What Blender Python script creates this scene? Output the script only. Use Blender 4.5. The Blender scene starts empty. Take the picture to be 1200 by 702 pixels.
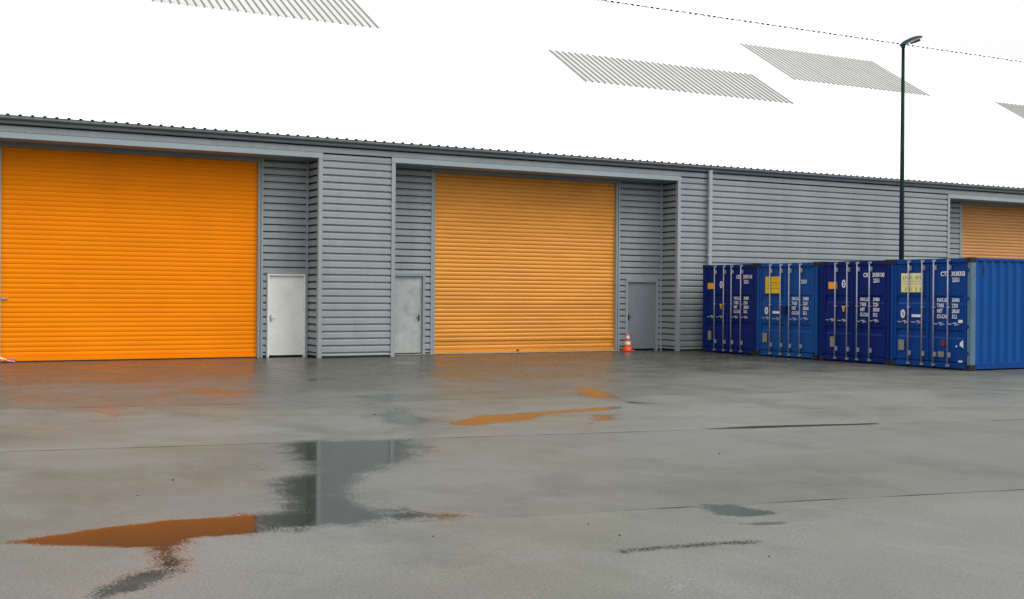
import bpy, bmesh, math, random
import numpy as np
from mathutils import Matrix, Vector
random.seed(7)
R = math.radians
scn = bpy.context.scene
COL = scn.collection

# ------------------------------------------------------------------ helpers
class MB:
    """collects shapes that become ONE mesh object"""
    def __init__(s): s.v = []; s.f = []; s.m = []
    def face(s, pts, mat=0):
        n = len(s.v); s.v += [tuple(p) for p in pts]; s.f.append(tuple(range(n, n + len(pts)))); s.m.append(mat)
    def box(s, x0, x1, y0, y1, z0, z1, mat=0):
        n = len(s.v)
        s.v += [(x0,y0,z0),(x1,y0,z0),(x1,y1,z0),(x0,y1,z0),(x0,y0,z1),(x1,y0,z1),(x1,y1,z1),(x0,y1,z1)]
        for f in ((3,2,1,0),(4,5,6,7),(0,1,5,4),(1,2,6,5),(2,3,7,6),(3,0,4,7)):
            s.f.append(tuple(n + i for i in f)); s.m.append(mat)
    def strip(s, rows, mat=0):
        """rows: list of equal-length point lists, skinned with quads"""
        n = len(s.v); w = len(rows[0])
        for r in rows: s.v += [tuple(p) for p in r]
        for i in range(len(rows) - 1):
            for j in range(w - 1):
                a = n + i*w + j
                s.f.append((a, a+1, a+w+1, a+w)); s.m.append(mat)
    def tube(s, pts, rad, seg=10, mat=0, cap=True):
        n0 = len(s.v); pts = [Vector(p) for p in pts]
        if not isinstance(rad, (list, tuple)): rad = [rad]*len(pts)
        for i, p in enumerate(pts):
            d = (pts[min(i+1, len(pts)-1)] - pts[max(i-1, 0)]).normalized()
            ref = Vector((0,0,1)) if abs(d.z) < .9 else Vector((1,0,0))
            a = d.cross(ref).normalized(); b = d.cross(a)
            for k in range(seg):
                t = 2*math.pi*k/seg
                s.v.append(tuple(p + (a*math.cos(t) + b*math.sin(t))*rad[i]))
        for i in range(len(pts)-1):
            for k in range(seg):
                a = n0 + i*seg + k; b = n0 + i*seg + (k+1) % seg
                s.f.append((a, a+seg, b+seg, b)); s.m.append(mat)
        if cap:
            s.f.append(tuple(n0 + k for k in range(seg))); s.m.append(mat)
            s.f.append(tuple(n0 + (len(pts)-1)*seg + k for k in reversed(range(seg)))); s.m.append(mat)
    def build(s, name, mats, parent=None, smooth=False, bevel=0):
        me = bpy.data.meshes.new(name)
        me.from_pydata(s.v, [], s.f)
        if not isinstance(mats, (list, tuple)): mats = [mats]
        for m in mats: me.materials.append(m)
        me.polygons.foreach_set('material_index', s.m)
        if smooth: me.polygons.foreach_set('use_smooth', [True]*len(s.f))
        bm = bmesh.new(); bm.from_mesh(me)
        bmesh.ops.recalc_face_normals(bm, faces=bm.faces); bm.to_mesh(me); bm.free()
        me.update()
        o = bpy.data.objects.new(name, me); COL.objects.link(o)
        if parent: o.parent = parent
        if bevel:
            b = o.modifiers.new('bevel', 'BEVEL'); b.width = bevel; b.segments = 2; b.limit_method = 'ANGLE'
        return o

def thing(name, label, cat, loc=(0,0,0), group=None):
    o = bpy.data.objects.new(name, None); COL.objects.link(o)
    o.location = loc; o.empty_display_size = .3
    o['label'] = label; o['category'] = cat
    if group: o['group'] = group
    return o

# ------------------------------------------------------------------ materials
def mat(name, base, rough=.5, metal=0, spec=.5, var=.08, scale=3., stretch=(1,1,1), dirt=None, dirt_amt=.3,
        dirt_scale=1.5, dirt_stretch=(1,1,1), rvar=.1, bump=0, bump_scale=40, coat=0, rust=0):
    m = bpy.data.materials.new(name); m.use_nodes = True
    nt = m.node_tree; N = nt.nodes; L = nt.links
    b = N['Principled BSDF']
    b.inputs['Metallic'].default_value = metal
    b.inputs['Specular IOR Level'].default_value = spec
    b.inputs['Coat Weight'].default_value = coat
    tc = N.new('ShaderNodeTexCoord')
    def noise(sc, st, det=5, rg=.6):
        mp = N.new('ShaderNodeMapping'); mp.inputs['Scale'].default_value = st
        L.new(tc.outputs['Object'], mp.inputs['Vector'])
        n = N.new('ShaderNodeTexNoise'); n.inputs['Scale'].default_value = sc
        n.inputs['Detail'].default_value = det; n.inputs['Roughness'].default_value = rg
        L.new(mp.outputs[0], n.inputs['Vector']); return n
    n1 = noise(scale, stretch)
    rp = N.new('ShaderNodeMapRange'); rp.inputs[1].default_value = .3; rp.inputs[2].default_value = .7
    rp.inputs[3].default_value = 1-var; rp.inputs[4].default_value = 1+var
    L.new(n1.outputs['Fac'], rp.inputs[0])
    mul = N.new('ShaderNodeVectorMath'); mul.operation = 'SCALE'
    mul.inputs[0].default_value = base
    L.new(rp.outputs[0], mul.inputs['Scale'])
    out = mul.outputs[0]
    if rust:
        n5 = noise(5.5, (1,1,1), 8, .75)
        r5 = N.new('ShaderNodeMapRange'); r5.inputs[1].default_value = .60; r5.inputs[2].default_value = .70
        r5.inputs[3].default_value = 0; r5.inputs[4].default_value = rust
        L.new(n5.outputs['Fac'], r5.inputs[0])
        m5 = N.new('ShaderNodeMix'); m5.data_type = 'RGBA'
        L.new(r5.outputs[0], m5.inputs['Factor']); L.new(out, m5.inputs['A']); m5.inputs['B'].default_value = (.06,.035,.03,1)
        out = m5.outputs['Result']
    if dirt:
        n2 = noise(dirt_scale, dirt_stretch, 8, .7)
        r2 = N.new('ShaderNodeMapRange'); r2.inputs[1].default_value = .48; r2.inputs[2].default_value = .75
        r2.inputs[3].default_value = 0; r2.inputs[4].default_value = dirt_amt
        L.new(n2.outputs['Fac'], r2.inputs[0])
        mx = N.new('ShaderNodeMix'); mx.data_type = 'RGBA'
        L.new(r2.outputs[0], mx.inputs['Factor']); L.new(out, mx.inputs['A']); mx.inputs['B'].default_value = (*dirt, 1)
        out = mx.outputs['Result']
    L.new(out, b.inputs['Base Color'])
    n3 = noise(scale*1.7, stretch)
    r3 = N.new('ShaderNodeMapRange'); r3.inputs[1].default_value = .3; r3.inputs[2].default_value = .7
    r3.inputs[3].default_value = max(0, rough-rvar); r3.inputs[4].default_value = rough+rvar
    L.new(n3.outputs['Fac'], r3.inputs[0]); L.new(r3.outputs[0], b.inputs['Roughness'])
    if bump:
        n4 = noise(bump_scale, (1,1,1))
        bp = N.new('ShaderNodeBump'); bp.inputs['Strength'].default_value = bump; bp.inputs['Distance'].default_value = .01
        L.new(n4.outputs['Fac'], bp.inputs['Height']); L.new(bp.outputs[0], b.inputs['Normal'])
    return m

M = {}
M['cladding'] = mat('grey_sheet_steel', (.268,.302,.312), .42, 0, .5, .08, .8, (1,1,.3), (.15,.16,.155), .35, 2.2, (1.2,1.2,.12), bump=.05, bump_scale=3)
M['flashing'] = mat('grey_flashing_steel', (.27,.315,.335), .38, 0, .5, .06, 1.2, (1,1,.3), (.17,.18,.18), .3, 2.5, (1,1,.3))
M['lintel'] = mat('lintel_flashing_steel', (.30,.36,.39), .35, 0, .5, .05, 1.2, (.4,1,1), (.2,.22,.23), .25, 2.5, (.3,1,1))
M['gutter'] = mat('gutter_steel', (.205,.235,.25), .4, 0, .5, .08, 1, (.5,1,1), (.1,.11,.11), .4, 2, (.4,1,1))
M['roof'] = mat('white_roof_sheet', (.88,.88,.88), .45, 0, .4, .02, .5)
M['skylight'] = mat('weathered_translucent_sheet', (.415,.42,.405), .45, 0, .4, .08, 1.2, (3,.3,.3), (.36,.365,.345), .4, 1.6, (3,.3,.3))
M['skylight_old'] = mat('dull_translucent_sheet', (.43,.435,.42), .45, 0, .3, .08, 1.2, (3,.3,.3), (.29,.30,.26), .4, 1.6, (3,.3,.3))
M['skylight_rib_pale'] = mat('dull_sheet_rib', (.24,.245,.235), .6, 0, .3, .1, 2)
M['skylight_rib'] = mat('dark_sheet_rib', (.19,.195,.19), .6, 0, .3, .1, 2)  # darker tone for one face and the crown of each rib
M['dark'] = mat('dark_void', (.012,.013,.014), .8, 0, .2, .2, 4)
M['filler'] = mat('black_foam_filler', (.015,.015,.016), .9, 0, .1, .2, 4)
M['plinth'] = mat('concrete_plinth', (.06,.06,.055), .8, 0, .3, .2, 3)
M['threshold'] = mat('worn_concrete_threshold', (.3,.28,.23), .7, 0, .3, .2, 3, dirt=(.1,.09,.07), dirt_amt=.7, dirt_scale=4)
M['shutter_deep'] = mat('deep_orange_paint', (.88,.242,.001), .55, 0, .08, .05, .7, (1,1,.5), (.55,.16,.004), .25, 1.2, (.4,1,2))
M['shutter_pale'] = mat('weathered_orange_paint', (.70,.285,.034), .42, 0, .3, .08, .7, (.6,1,1.5), (.40,.18,.04), .5, 1.3, (.25,1,2.2))
M['shutter_dull'] = mat('dull_tan_orange_paint', (.56,.265,.085), .45, 0, .3, .08, .7, (.6,1,1.5), (.38,.2,.07), .5, 1.6, (.25,1,2.5))
M['white_door'] = mat('white_door_paint', (.76,.76,.73), .45, 0, .4, .04, 1.5, dirt=(.5,.5,.47), dirt_amt=.4, dirt_scale=2.2)
M['white_frame'] = mat('white_frame_paint', (.8,.8,.78), .45, 0, .4, .04, 2)
M['pale_door'] = mat('pale_grey_door_paint', (.385,.42,.41), .4, 0, .5, .12, 2.2, dirt=(.17,.19,.19), dirt_amt=.7, dirt_scale=2.8)
M['grey_door'] = mat('slate_grey_door_paint', (.19,.225,.24), .4, 0, .5, .06, 1.5, dirt=(.13,.15,.16), dirt_amt=.4, dirt_scale=2)
M['black'] = mat('black_plastic', (.012,.012,.013), .4)
M['steel'] = mat('galvanised_steel', (.42,.43,.43), .35, .6, .5, .15, 12, dirt=(.2,.14,.09), dirt_amt=.35, dirt_scale=6)
M['pole'] = mat('dark_teal_pole_paint', (.003,.020,.022), .55, 0, .1, .15, 3)
M['lamp_head'] = mat('teal_lamp_paint', (.008,.045,.05), .5, 0, .2, .1, 8)
M['lens'] = mat('clear_lamp_lens', (.6,.61,.6), .15, 0, .6, .03, 8)
M['cone'] = mat('orange_red_cone', (.75,.075,.02), .45, 0, .4, .08, 20, dirt=(.25,.05,.03), dirt_amt=.4, dirt_scale=12)
M['cone_white'] = mat('white_reflective_band', (.75,.74,.66), .35, 0, .5, .04, 20, dirt=(.4,.38,.32), dirt_amt=.4, dirt_scale=18)
M['pink'] = mat('pink_plastic_film', (.75,.2,.45), .4, 0, .5, .1, 20)
M['pale_plastic'] = mat('pale_plastic_film', (.7,.6,.62), .4, 0, .5, .1, 20)
M['stone'] = mat('dark_stone', (.03,.03,.03), .7, 0, .3, .3, 30)
def paint(name, c, dirt, amt, rough=.45):
    return mat(name, c, rough, 0, .14, .1, 1.8, (1,1,.6), dirt, amt, 2.4, (1,1,.5), rvar=.08, bump=.06, bump_scale=5, rust=.75)
BLUES = dict(navy=paint('navy_container_paint', (.001,.017,.135), (.002,.012,.07), .5),
             blue=paint('blue_container_paint', (.002,.045,.23), (.004,.028,.10), .5),
             side=paint('lit_blue_container_paint', (.002,.066,.265), (.008,.06,.19), .5),  # same blue, lightened for the long side that catches more light
             faded=paint('faded_blue_container_paint', (.004,.062,.25), (.015,.07,.18), .6))
M['post'] = mat('chalky_blue_post_paint', (.075,.15,.22), .5, 0, .4, .15, 3, dirt=(.1,.11,.1), dirt_amt=.5, dirt_scale=4)
M['casting'] = mat('dark_corner_casting', (.012,.016,.03), .6, 0, .3, .2, 10, dirt=(.05,.03,.02), dirt_amt=.5, dirt_scale=9)
M['seal'] = mat('black_door_seal', (.006,.007,.014), .7)
M['rod'] = mat('grey_lock_rod', (.29,.31,.39), .45, .2, .5, .15, 6, dirt=(.28,.2,.15), dirt_amt=.45, dirt_scale=5)
M['ink'] = mat('white_stencil_paint', (.72,.73,.76), .5, 0, .3, .15, 30, dirt=(.1,.14,.3), dirt_amt=.6, dirt_scale=16)
M['orange_plate'] = mat('orange_sticker', (.80,.36,.02), .45, 0, .4, .08, 10)
M['yellow_plate'] = mat('yellow_sticker', (.72,.46,.015), .45, 0, .4, .1, 8, dirt=(.6,.25,.02), dirt_amt=.5, dirt_scale=6)
M['cream_plate'] = mat('cream_sticker', (.72,.68,.36), .45, 0, .4, .06, 8, dirt=(.5,.48,.25), dirt_amt=.4, dirt_scale=7)
M['lime_edge'] = mat('lime_sticker_edge', (.62,.65,.06), .45)
M['brown_ink'] = mat('brown_print', (.35,.2,.03), .5)
M['grey_ink'] = mat('olive_grey_print', (.30,.29,.16), .5)
M['csc'] = mat('dull_metal_plate', (.25,.24,.2), .45, .3, .4, .2, 20, dirt=(.15,.12,.07), dirt_amt=.5, dirt_scale=20)
M['red'] = mat('faded_red_sticker', (.16,.02,.05), .5, 0, .3, .2, 20)

# ------------------------------------------------------------------ ground (one sheet, puddle field stored per vertex)
def poly_sd(px, py, poly):
    P = np.array(poly, float); n = len(P)
    d = np.full(px.shape, 1e9); inside = np.zeros(px.shape, bool)
    for i in range(n):
        a, b = P[i], P[(i+1) % n]; e = b - a
        wx, wy = px - a[0], py - a[1]
        t = np.clip((wx*e[0] + wy*e[1])/(e @ e), 0, 1)
        d = np.minimum(d, (wx - e[0]*t)**2 + (wy - e[1]*t)**2)
        c = ((a[1] > py) != (b[1] > py)) & (px < (b[0]-a[0])*(py-a[1])/((b[1]-a[1]) or 1e-9) + a[0])
        inside ^= c
    d = np.sqrt(d); return np.where(inside, -d, d)

# outlines of the standing water, metres on the yard: (outline, softness, depth)
PUDDLES = [
 ([(0.94,-21.12),(1.47,-20.93),(2.09,-20.81),(2.69,-20.90),(2.52,-21.53),(2.01,-21.5),(1.87,-21.74),(1.57,-21.59),(1.19,-21.31)], .20, 1.6),
 ([(4.25,-16.73),(5.67,-17.03),(5.06,-18.36),(4.46,-18.95),(3.93,-19.69),(3.62,-20.4),(3.6,-21.05),(4.06,-21.61),(3.27,-21.54),(2.51,-21.53),(2.60,-20.90),(2.92,-20.84),(3.12,-20.52),(3.21,-19.71),(3.41,-19.33),(3.87,-18.98),(4.0,-18.22)], .62, 1.35),
 ([(1.06,-22.90),(1.35,-22.5),(1.66,-22.2),(1.72,-21.6),(2.05,-21.5),(1.90,-22.1),(1.84,-22.5),(1.5,-22.9),(1.25,-23.05)], .30, 1.12),
 ([(11.38,-11.24),(11.83,-11.44),(10.93,-13.55),(10.62,-13.07)], .3, .9),
 ([(6.64,-15.78),(7.64,-14.91),(8.81,-14.78),(10.23,-14.54),(10.07,-14.92),(8.56,-15.21),(8.05,-15.73),(7.04,-16.07)], .22, .9),
 ([(9.17,-15.35),(9.43,-15.61),(9.21,-16.14),(8.55,-16.43)], .25, .8),
 ([(5.99,-21.98),(6.23,-22.11),(6.34,-22.63),(5.92,-22.61),(5.8,-22.44)], .2, 1.35),
 ([(5.62,-22.73),(5.99,-22.82),(6.24,-22.96),(5.87,-22.96)], .14, 1.5),
 ([(6.2,-14.26),(7.13,-13.44),(6.83,-15.52),(6.01,-16.02)], .6, .82),
 ([(4.32,-23.84),(4.43,-23.99),(4.24,-24.33),(3.94,-24.29)], .4, .75),
 ([(3.25,-18.24),(3.56,-18.06),(3.59,-18.78),(3.31,-18.88)], .3, .5),
 ([(7.81,-7.12),(8.59,-6.92),(8.38,-7.62),(7.66,-7.81)], .5, .75),
 ([(7.15,-11.35),(8.24,-10.9),(7.83,-12.51),(6.88,-12.73)], .7, .8),
 ([(2.96,-11.55),(3.73,-11.0),(3.38,-13.33),(2.88,-13.69)], .8, .60),
 ([(5.09,-8.51),(6.13,-9.58),(5.52,-11.14),(4.92,-10.36)], .9, .58),
 ([(5.4,-17.05),(5.95,-17.15),(5.6,-18.3),(5.1,-18.4)], .45, .62),
]
# silty pits and cracks, plus a brown reflection painted in: (outline, softness, depth)
STAINS_AND_REFLECTION = [
 ([(9.36,-17.56),(10.27,-17.60),(12.03,-18.02),(11.86,-18.12),(10.0,-17.80)], .07, 1.0),
 ([(10.83,-13.6),(10.81,-14.0),(11.18,-14.67),(10.66,-14.2)], .12, .8),
 ([(4.38,-23.1),(5.14,-23.19),(5.54,-23.32),(5.40,-23.42),(4.57,-23.27),(4.37,-23.33)], .12, .62),
 ([(1.06,-22.90),(1.3,-22.58),(1.62,-22.35),(1.86,-22.30),(1.70,-22.62),(1.37,-22.98),(1.22,-23.05)], .2, .72),  # brown reflection in the near-left puddle, painted as a dark patch
 ([(1.55,-22.30),(1.75,-21.85),(1.95,-21.75),(1.90,-22.2)], .22, .62),  # upper part of that painted reflection
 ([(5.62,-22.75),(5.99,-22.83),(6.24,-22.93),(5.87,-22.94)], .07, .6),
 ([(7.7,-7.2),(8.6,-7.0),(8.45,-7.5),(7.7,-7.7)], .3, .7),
]
def build_ground():
    xs = np.concatenate([[-600,-200,-70,-25,-10,-3], np.arange(0, 14.0, .05), np.arange(14.2, 26, .4), [30,45,90,250,600]])
    ys = np.concatenate([[-600,-250,-90,-45,-32,-27], np.arange(-25, -10.5, .05), np.arange(-10.5, -4, .1), np.arange(-4, .9, .35), [1.5,4,20,60,200,600]])
    X, Y = np.meshgrid(xs, ys); nx, ny = len(xs), len(ys)
    wet = np.zeros(X.shape)
    for poly, soft, lev in PUDDLES:
        sd = poly_sd(X, Y, poly)
        t = np.clip(.5 - sd/(2*soft), 0, 1); wet = np.maximum(wet, lev*t*t*(3-2*t))
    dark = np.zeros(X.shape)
    for poly, soft, lev in STAINS_AND_REFLECTION:
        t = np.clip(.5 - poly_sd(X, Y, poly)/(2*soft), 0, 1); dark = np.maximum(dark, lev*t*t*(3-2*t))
    me = bpy.data.meshes.new('ground')
    co = np.stack([X, Y, np.zeros(X.shape)], -1).reshape(-1, 3)
    me.vertices.add(len(co)); me.vertices.foreach_set('co', co.ravel())
    i = np.arange(nx-1); j = np.arange(ny-1); I, J = np.meshgrid(i, j)
    a = (J*nx + I).ravel(); q = np.stack([a, a+1, a+1+nx, a+nx], -1)
    me.loops.add(q.size); me.loops.foreach_set('vertex_index', q.ravel())
    me.polygons.add(len(q)); me.polygons.foreach_set('loop_start', np.arange(len(q))*4)
    me.update(calc_edges=True); me.validate()
    at = me.attributes.new('wet', 'FLOAT', 'POINT'); at.data.foreach_set('value', wet.ravel().astype(np.float32))
    at = me.attributes.new('silt_reflection', 'FLOAT', 'POINT'); at.data.foreach_set('value', dark.ravel().astype(np.float32))
    o = bpy.data.objects.new('ground', me); COL.objects.link(o); o['kind'] = 'structure'
    return o

def ground_material():
    m = bpy.data.materials.new('wet_asphalt'); m.use_nodes = True
    nt = m.node_tree; N = nt.nodes; L = nt.links; b = N['Principled BSDF']
    tc = N.new('ShaderNodeTexCoord')
    def noise(sc, det=4, rg=.55, st=(1,1,1), dist=0):
        mp = N.new('ShaderNodeMapping'); mp.inputs['Scale'].default_value = st
        L.new(tc.outputs['Object'], mp.inputs['Vector'])
        n = N.new('ShaderNodeTexNoise'); n.inputs['Scale'].default_value = sc; n.inputs['Detail'].default_value = det
        n.inputs['Roughness'].default_value = rg; n.inputs['Distortion'].default_value = dist
        L.new(mp.outputs[0], n.inputs['Vector']); return n.outputs['Fac']
    def math_(op, a, bb=None, c=None, clamp=False):
        n = N.new('ShaderNodeMath'); n.operation = op; n.use_clamp = clamp
        for k, x in enumerate((a, bb, c)):
            if x is None: continue
            if isinstance(x, (int, float)): n.inputs[k].default_value = x
            else: L.new(x, n.inputs[k])
        return n.outputs[0]
    def rng(x, a, bb, c, d, smooth=False):
        n = N.new('ShaderNodeMapRange'); n.interpolation_type = 'SMOOTHSTEP' if smooth else 'LINEAR'
        L.new(x, n.inputs[0])
        for k, q in enumerate((a, bb, c, d)): n.inputs[k+1].default_value = q
        return n.outputs[0]
    def mixc(f, a, bb):
        n = N.new('ShaderNodeMix'); n.data_type = 'RGBA'; L.new(f, n.inputs['Factor'])
        for k, x in (('A', a), ('B', bb)):
            if isinstance(x, tuple): n.inputs[k].default_value = (*x, 1)
            else: L.new(x, n.inputs[k])
        return n.outputs['Result']
    at = N.new('ShaderNodeAttribute'); at.attribute_name = 'wet'
    n_edge = noise(3.2, 10, .74, (1,.75,1), .4); n_grain = noise(48, 3, .65); n_big = noise(.35, 5, .6); n_mid = noise(1.7, 6, .65, (1,.55,1))
    n_fine = noise(160, 3, .7)
    # film of water: low places flood first, grain pokes through near the shore
    f = math_('ADD', at.outputs['Fac'], math_('MULTIPLY', math_('SUBTRACT', n_edge, .5), 1.35))
    f = math_('ADD', f, math_('MULTIPLY', math_('SUBTRACT', n_grain, .5), 1.2))
    pud = rng(f, .26, .84, 0, 1, True)
    a2 = N.new('ShaderNodeAttribute'); a2.attribute_name = 'silt_reflection'
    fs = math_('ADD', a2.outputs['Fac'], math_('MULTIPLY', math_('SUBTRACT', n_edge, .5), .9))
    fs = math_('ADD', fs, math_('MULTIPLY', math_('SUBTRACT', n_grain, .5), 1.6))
    silt_reflection = math_('MULTIPLY', rng(fs, .42, .60, 0, 1, True), math_('GREATER_THAN', a2.outputs['Fac'], .02))
    # seams between the paving lanes
    sep = N.new('ShaderNodeSeparateXYZ'); L.new(tc.outputs['Object'], sep.inputs[0])
    wob = math_('MULTIPLY', math_('SUBTRACT', noise(1.2, 5, .7), .5), .10)
    seam = None; lane = None
    for (x0, y0, slope, w) in ((1.405,-16.2,-.182,.022), (.899,-21.12,-.189,.018), (4,-11.7,-.178,.02), (4,-26.7,-.19,.02)):
        line = math_('ADD', math_('SUBTRACT', sep.outputs['Y'], y0), math_('MULTIPLY', math_('SUBTRACT', sep.outputs['X'], x0), -slope))
        line = math_('ADD', line, wob)
        s = rng(math_('ABSOLUTE', line), w*.5, w*1.5, 1, 0)
        seam = s if seam is None else math_('MAXIMUM', seam, s)
        st = math_('GREATER_THAN', line, 0)
        lane = st if lane is None else math_('ADD', lane, st)
    seam = math_('MULTIPLY', seam, rng(noise(.9, 4, .6), .40, .60, .12, 1))
    seam = math_('MULTIPLY', seam, math_('SUBTRACT', 1, pud))
    lane_t = rng(math_('MODULO', lane, 2), 0, 1, .94, 1.04)
    # colour
    # the strip along the wall is wetter and streaky, with a darker brown base
    wall_strip = rng(math_('ADD', sep.outputs['Y'], math_('MULTIPLY', math_('SUBTRACT', noise(.22, 6, .65), .5), 14)), -15, -1.5, 0, 1, True)
    streak = rng(noise(1.1, 9, .72, (.7,1,1), .5), .40, .62, 0, 1, True)
    c = mixc(rng(n_mid, .3, .7, 0, 1), (.086,.091,.074), (.128,.132,.109))
    c = mixc(rng(n_big, .42, .58, 0, 1, True), c, (.128,.132,.120))
    c = mixc(rng(noise(.5, 7, .68, (1,.8,1), .3), .50, .66, 0, .48, True), c, (.058,.060,.052))
    c = mixc(rng(noise(.6, 3, .5), .45, .65, 0, .6), c, (.112,.108,.103))
    c = mixc(math_('MULTIPLY', wall_strip, .75), c, (.050,.044,.031))
    c = mixc(math_('MULTIPLY', math_('MULTIPLY', streak, .5), math_('ADD', math_('MULTIPLY', wall_strip, .7), .3)), c, (.03,.031,.025))
    sc = N.new('ShaderNodeVectorMath'); sc.operation = 'SCALE'; L.new(c, sc.inputs[0])
    gr = math_('MULTIPLY', rng(n_fine, .3, .7, .68, 1.32), rng(n_grain, .32, .68, .72, 1.28))
    L.new(math_('MULTIPLY', gr, lane_t), sc.inputs['Scale'])
    c = mixc(math_('MULTIPLY', pud, .9), sc.outputs[0], (.013,.014,.008))
    c = mixc(math_('MULTIPLY', seam, .9), c, (.012,.012,.011))
    c = mixc(math_('MULTIPLY', silt_reflection, .92), c, (.020,.014,.006))
    # scattered dark specks
    vor = N.new('ShaderNodeTexVoronoi'); vor.inputs['Scale'].default_value = 2.6; L.new(tc.outputs['Object'], vor.inputs['Vector'])
    speck = math_('LESS_THAN', vor.outputs['Distance'], .016)
    c = mixc(math_('MULTIPLY', speck, .8), c, (.015,.014,.012))
    L.new(c, b.inputs['Base Color'])
    # gloss
    r = math_('ADD', rng(n_mid, .3, .7, .33, .42), rng(n_big, .3, .7, -.03, .05))
    film = rng(noise(.55, 7, .7, (1,.45,1), .6), .56, .70, 0, 1, True)
    r = math_('SUBTRACT', r, math_('MULTIPLY', film, .06))
    r = math_('SUBTRACT', r, math_('MULTIPLY', streak, math_('MULTIPLY', math_('ADD', math_('MULTIPLY', wall_strip, .8), .2), .12)))
    r = math_('SUBTRACT', r, math_('MULTIPLY', wall_strip, .10))
    r = math_('ADD', math_('MULTIPLY', r, math_('SUBTRACT', 1, pud)), math_('MULTIPLY', pud, .055))
    L.new(math_('ADD', r, math_('MULTIPLY', seam, .2)), b.inputs['Roughness'])
    L.new(math_('ADD', 1.4, math_('MULTIPLY', pud, .6)), b.inputs['IOR'])
    L.new(math_('ADD', math_('ADD', .32, math_('MULTIPLY', wall_strip, .25)), math_('MULTIPLY', pud, .6)), b.inputs['Specular IOR Level'])
    # coarse stones break up part of the mirror; standing water keeps all of it
    k = math_('ADD', math_('ADD', .52, math_('MULTIPLY', wall_strip, .10)), math_('ADD', math_('MULTIPLY', streak, .14), math_('MULTIPLY', film, .16)))
    k = math_('MULTIPLY', k, math_('SUBTRACT', 1, math_('MULTIPLY', math_('MAXIMUM', silt_reflection, seam), .75)))
    k = math_('ADD', k, math_('MULTIPLY', pud, math_('SUBTRACT', 1, k)))
    h = math_('ADD', n_grain, math_('MULTIPLY', n_fine, .5))
    h = math_('ADD', math_('MULTIPLY', h, math_('SUBTRACT', 1, pud)), math_('MULTIPLY', pud, .9))
    h = math_('SUBTRACT', h, math_('MULTIPLY', seam, 1.0))
    bp = N.new('ShaderNodeBump'); bp.inputs['Strength'].default_value = .36; bp.inputs['Distance'].default_value = .006
    L.new(h, bp.inputs['Height']); L.new(bp.outputs[0], b.inputs['Normal'])
    df = N.new('ShaderNodeBsdfDiffuse'); df.inputs['Roughness'].default_value = 1
    L.new(c, df.inputs['Color']); L.new(bp.outputs[0], df.inputs['Normal'])
    ms = N.new('ShaderNodeMixShader'); L.new(k, ms.inputs[0]); L.new(df.outputs[0], ms.inputs[1]); L.new(b.outputs[0], ms.inputs[2])
    L.new(ms.outputs[0], N['Material Output'].inputs['Surface'])
    return m
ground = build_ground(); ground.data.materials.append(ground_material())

# ------------------------------------------------------------------ warehouse
X0, X1 = -14.0, 78.0           # ends of the building
REC = .75                      # depth of the door recesses
LZ = 5.165                     # underside of the door lintels
ALPHA = R(31); TA = math.tan(ALPHA)
EY, EZ = -.22, 5.66            # eave line
RY = 14.6; RZ = EZ + (RY - EY)*TA
PITCH = .184
wh = thing('warehouse', 'long grey corrugated steel warehouse with orange roller shutters and a white pitched roof', 'warehouse', (30, 7, 0))
W = Matrix.Translation((-30, -7, 0))
def wpart(mb, name, mats, parent=None, **k):
    mb.v = [(x-30, y-7, z) for (x, y, z) in mb.v]
    o = mb.build(name, mats, parent or wh, **k); return o

def profile(z0, z1):
    """(depth, z) of the trapezoid sheet, bottom to top; depth 0 = crown, positive = into the wall"""
    pts = [(0, z0)]; k = math.floor((z0 - .13)/PITCH) - 1
    while True:
        zc = .13 + k*PITCH; k += 1
        if zc > z1 + .1: break
        for d, dz in ((0,-.050), (.048,-.012), (.054,.016), (0,.020)):
            z = zc + dz
            if z0 + .004 < z < z1 - .004: pts.append((d, z))
    if pts[-1][0] > 0: pts.append((0, z1-.002))
    pts.append((0, z1)); return pts
def clad(mb, a, b, out, z0, z1, mat=0):
    """horizontal profile sheet between plan points a and b, facing plan direction out"""
    pr = profile(z0, z1)
    # long sheets get joints so light catches them slightly differently
    mb.strip([[(a[0]-out[0]*d, a[1]-out[1]*d, z) for d, z in pr], [(b[0]-out[0]*d, b[1]-out[1]*d, z) for d, z in pr]], mat)

F = -.03                      # front face of cladding crowns
openings = [(1.40, 10.652), (12.772, 22.051), (33.745, 43.0)]
solids = [(X0, 1.40), (10.652, 12.772), (22.051, 33.745), (43.0, X1)]
for (a, b) in solids:
    mb = MB(); clad(mb, (a+.02, F), (b-.02, F), (0,-1), .06, LZ)
    mb.box(a+.03, b-.03, .03, .10, .0, LZ, 1)                  # backing behind the sheet
    wpart(mb, 'wall_cladding', [M['cladding'], M['dark']])
    mb = MB(); mb.box(a+.03, b-.03, .004, .028, 0, .075); wpart(mb, 'plinth', M['plinth'])
    mb = MB(); mb.box(a+.02, b-.02, F-.012, F+.03, .052, .075); wpart(mb, 'drip_flashing', M['flashing'])
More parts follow.
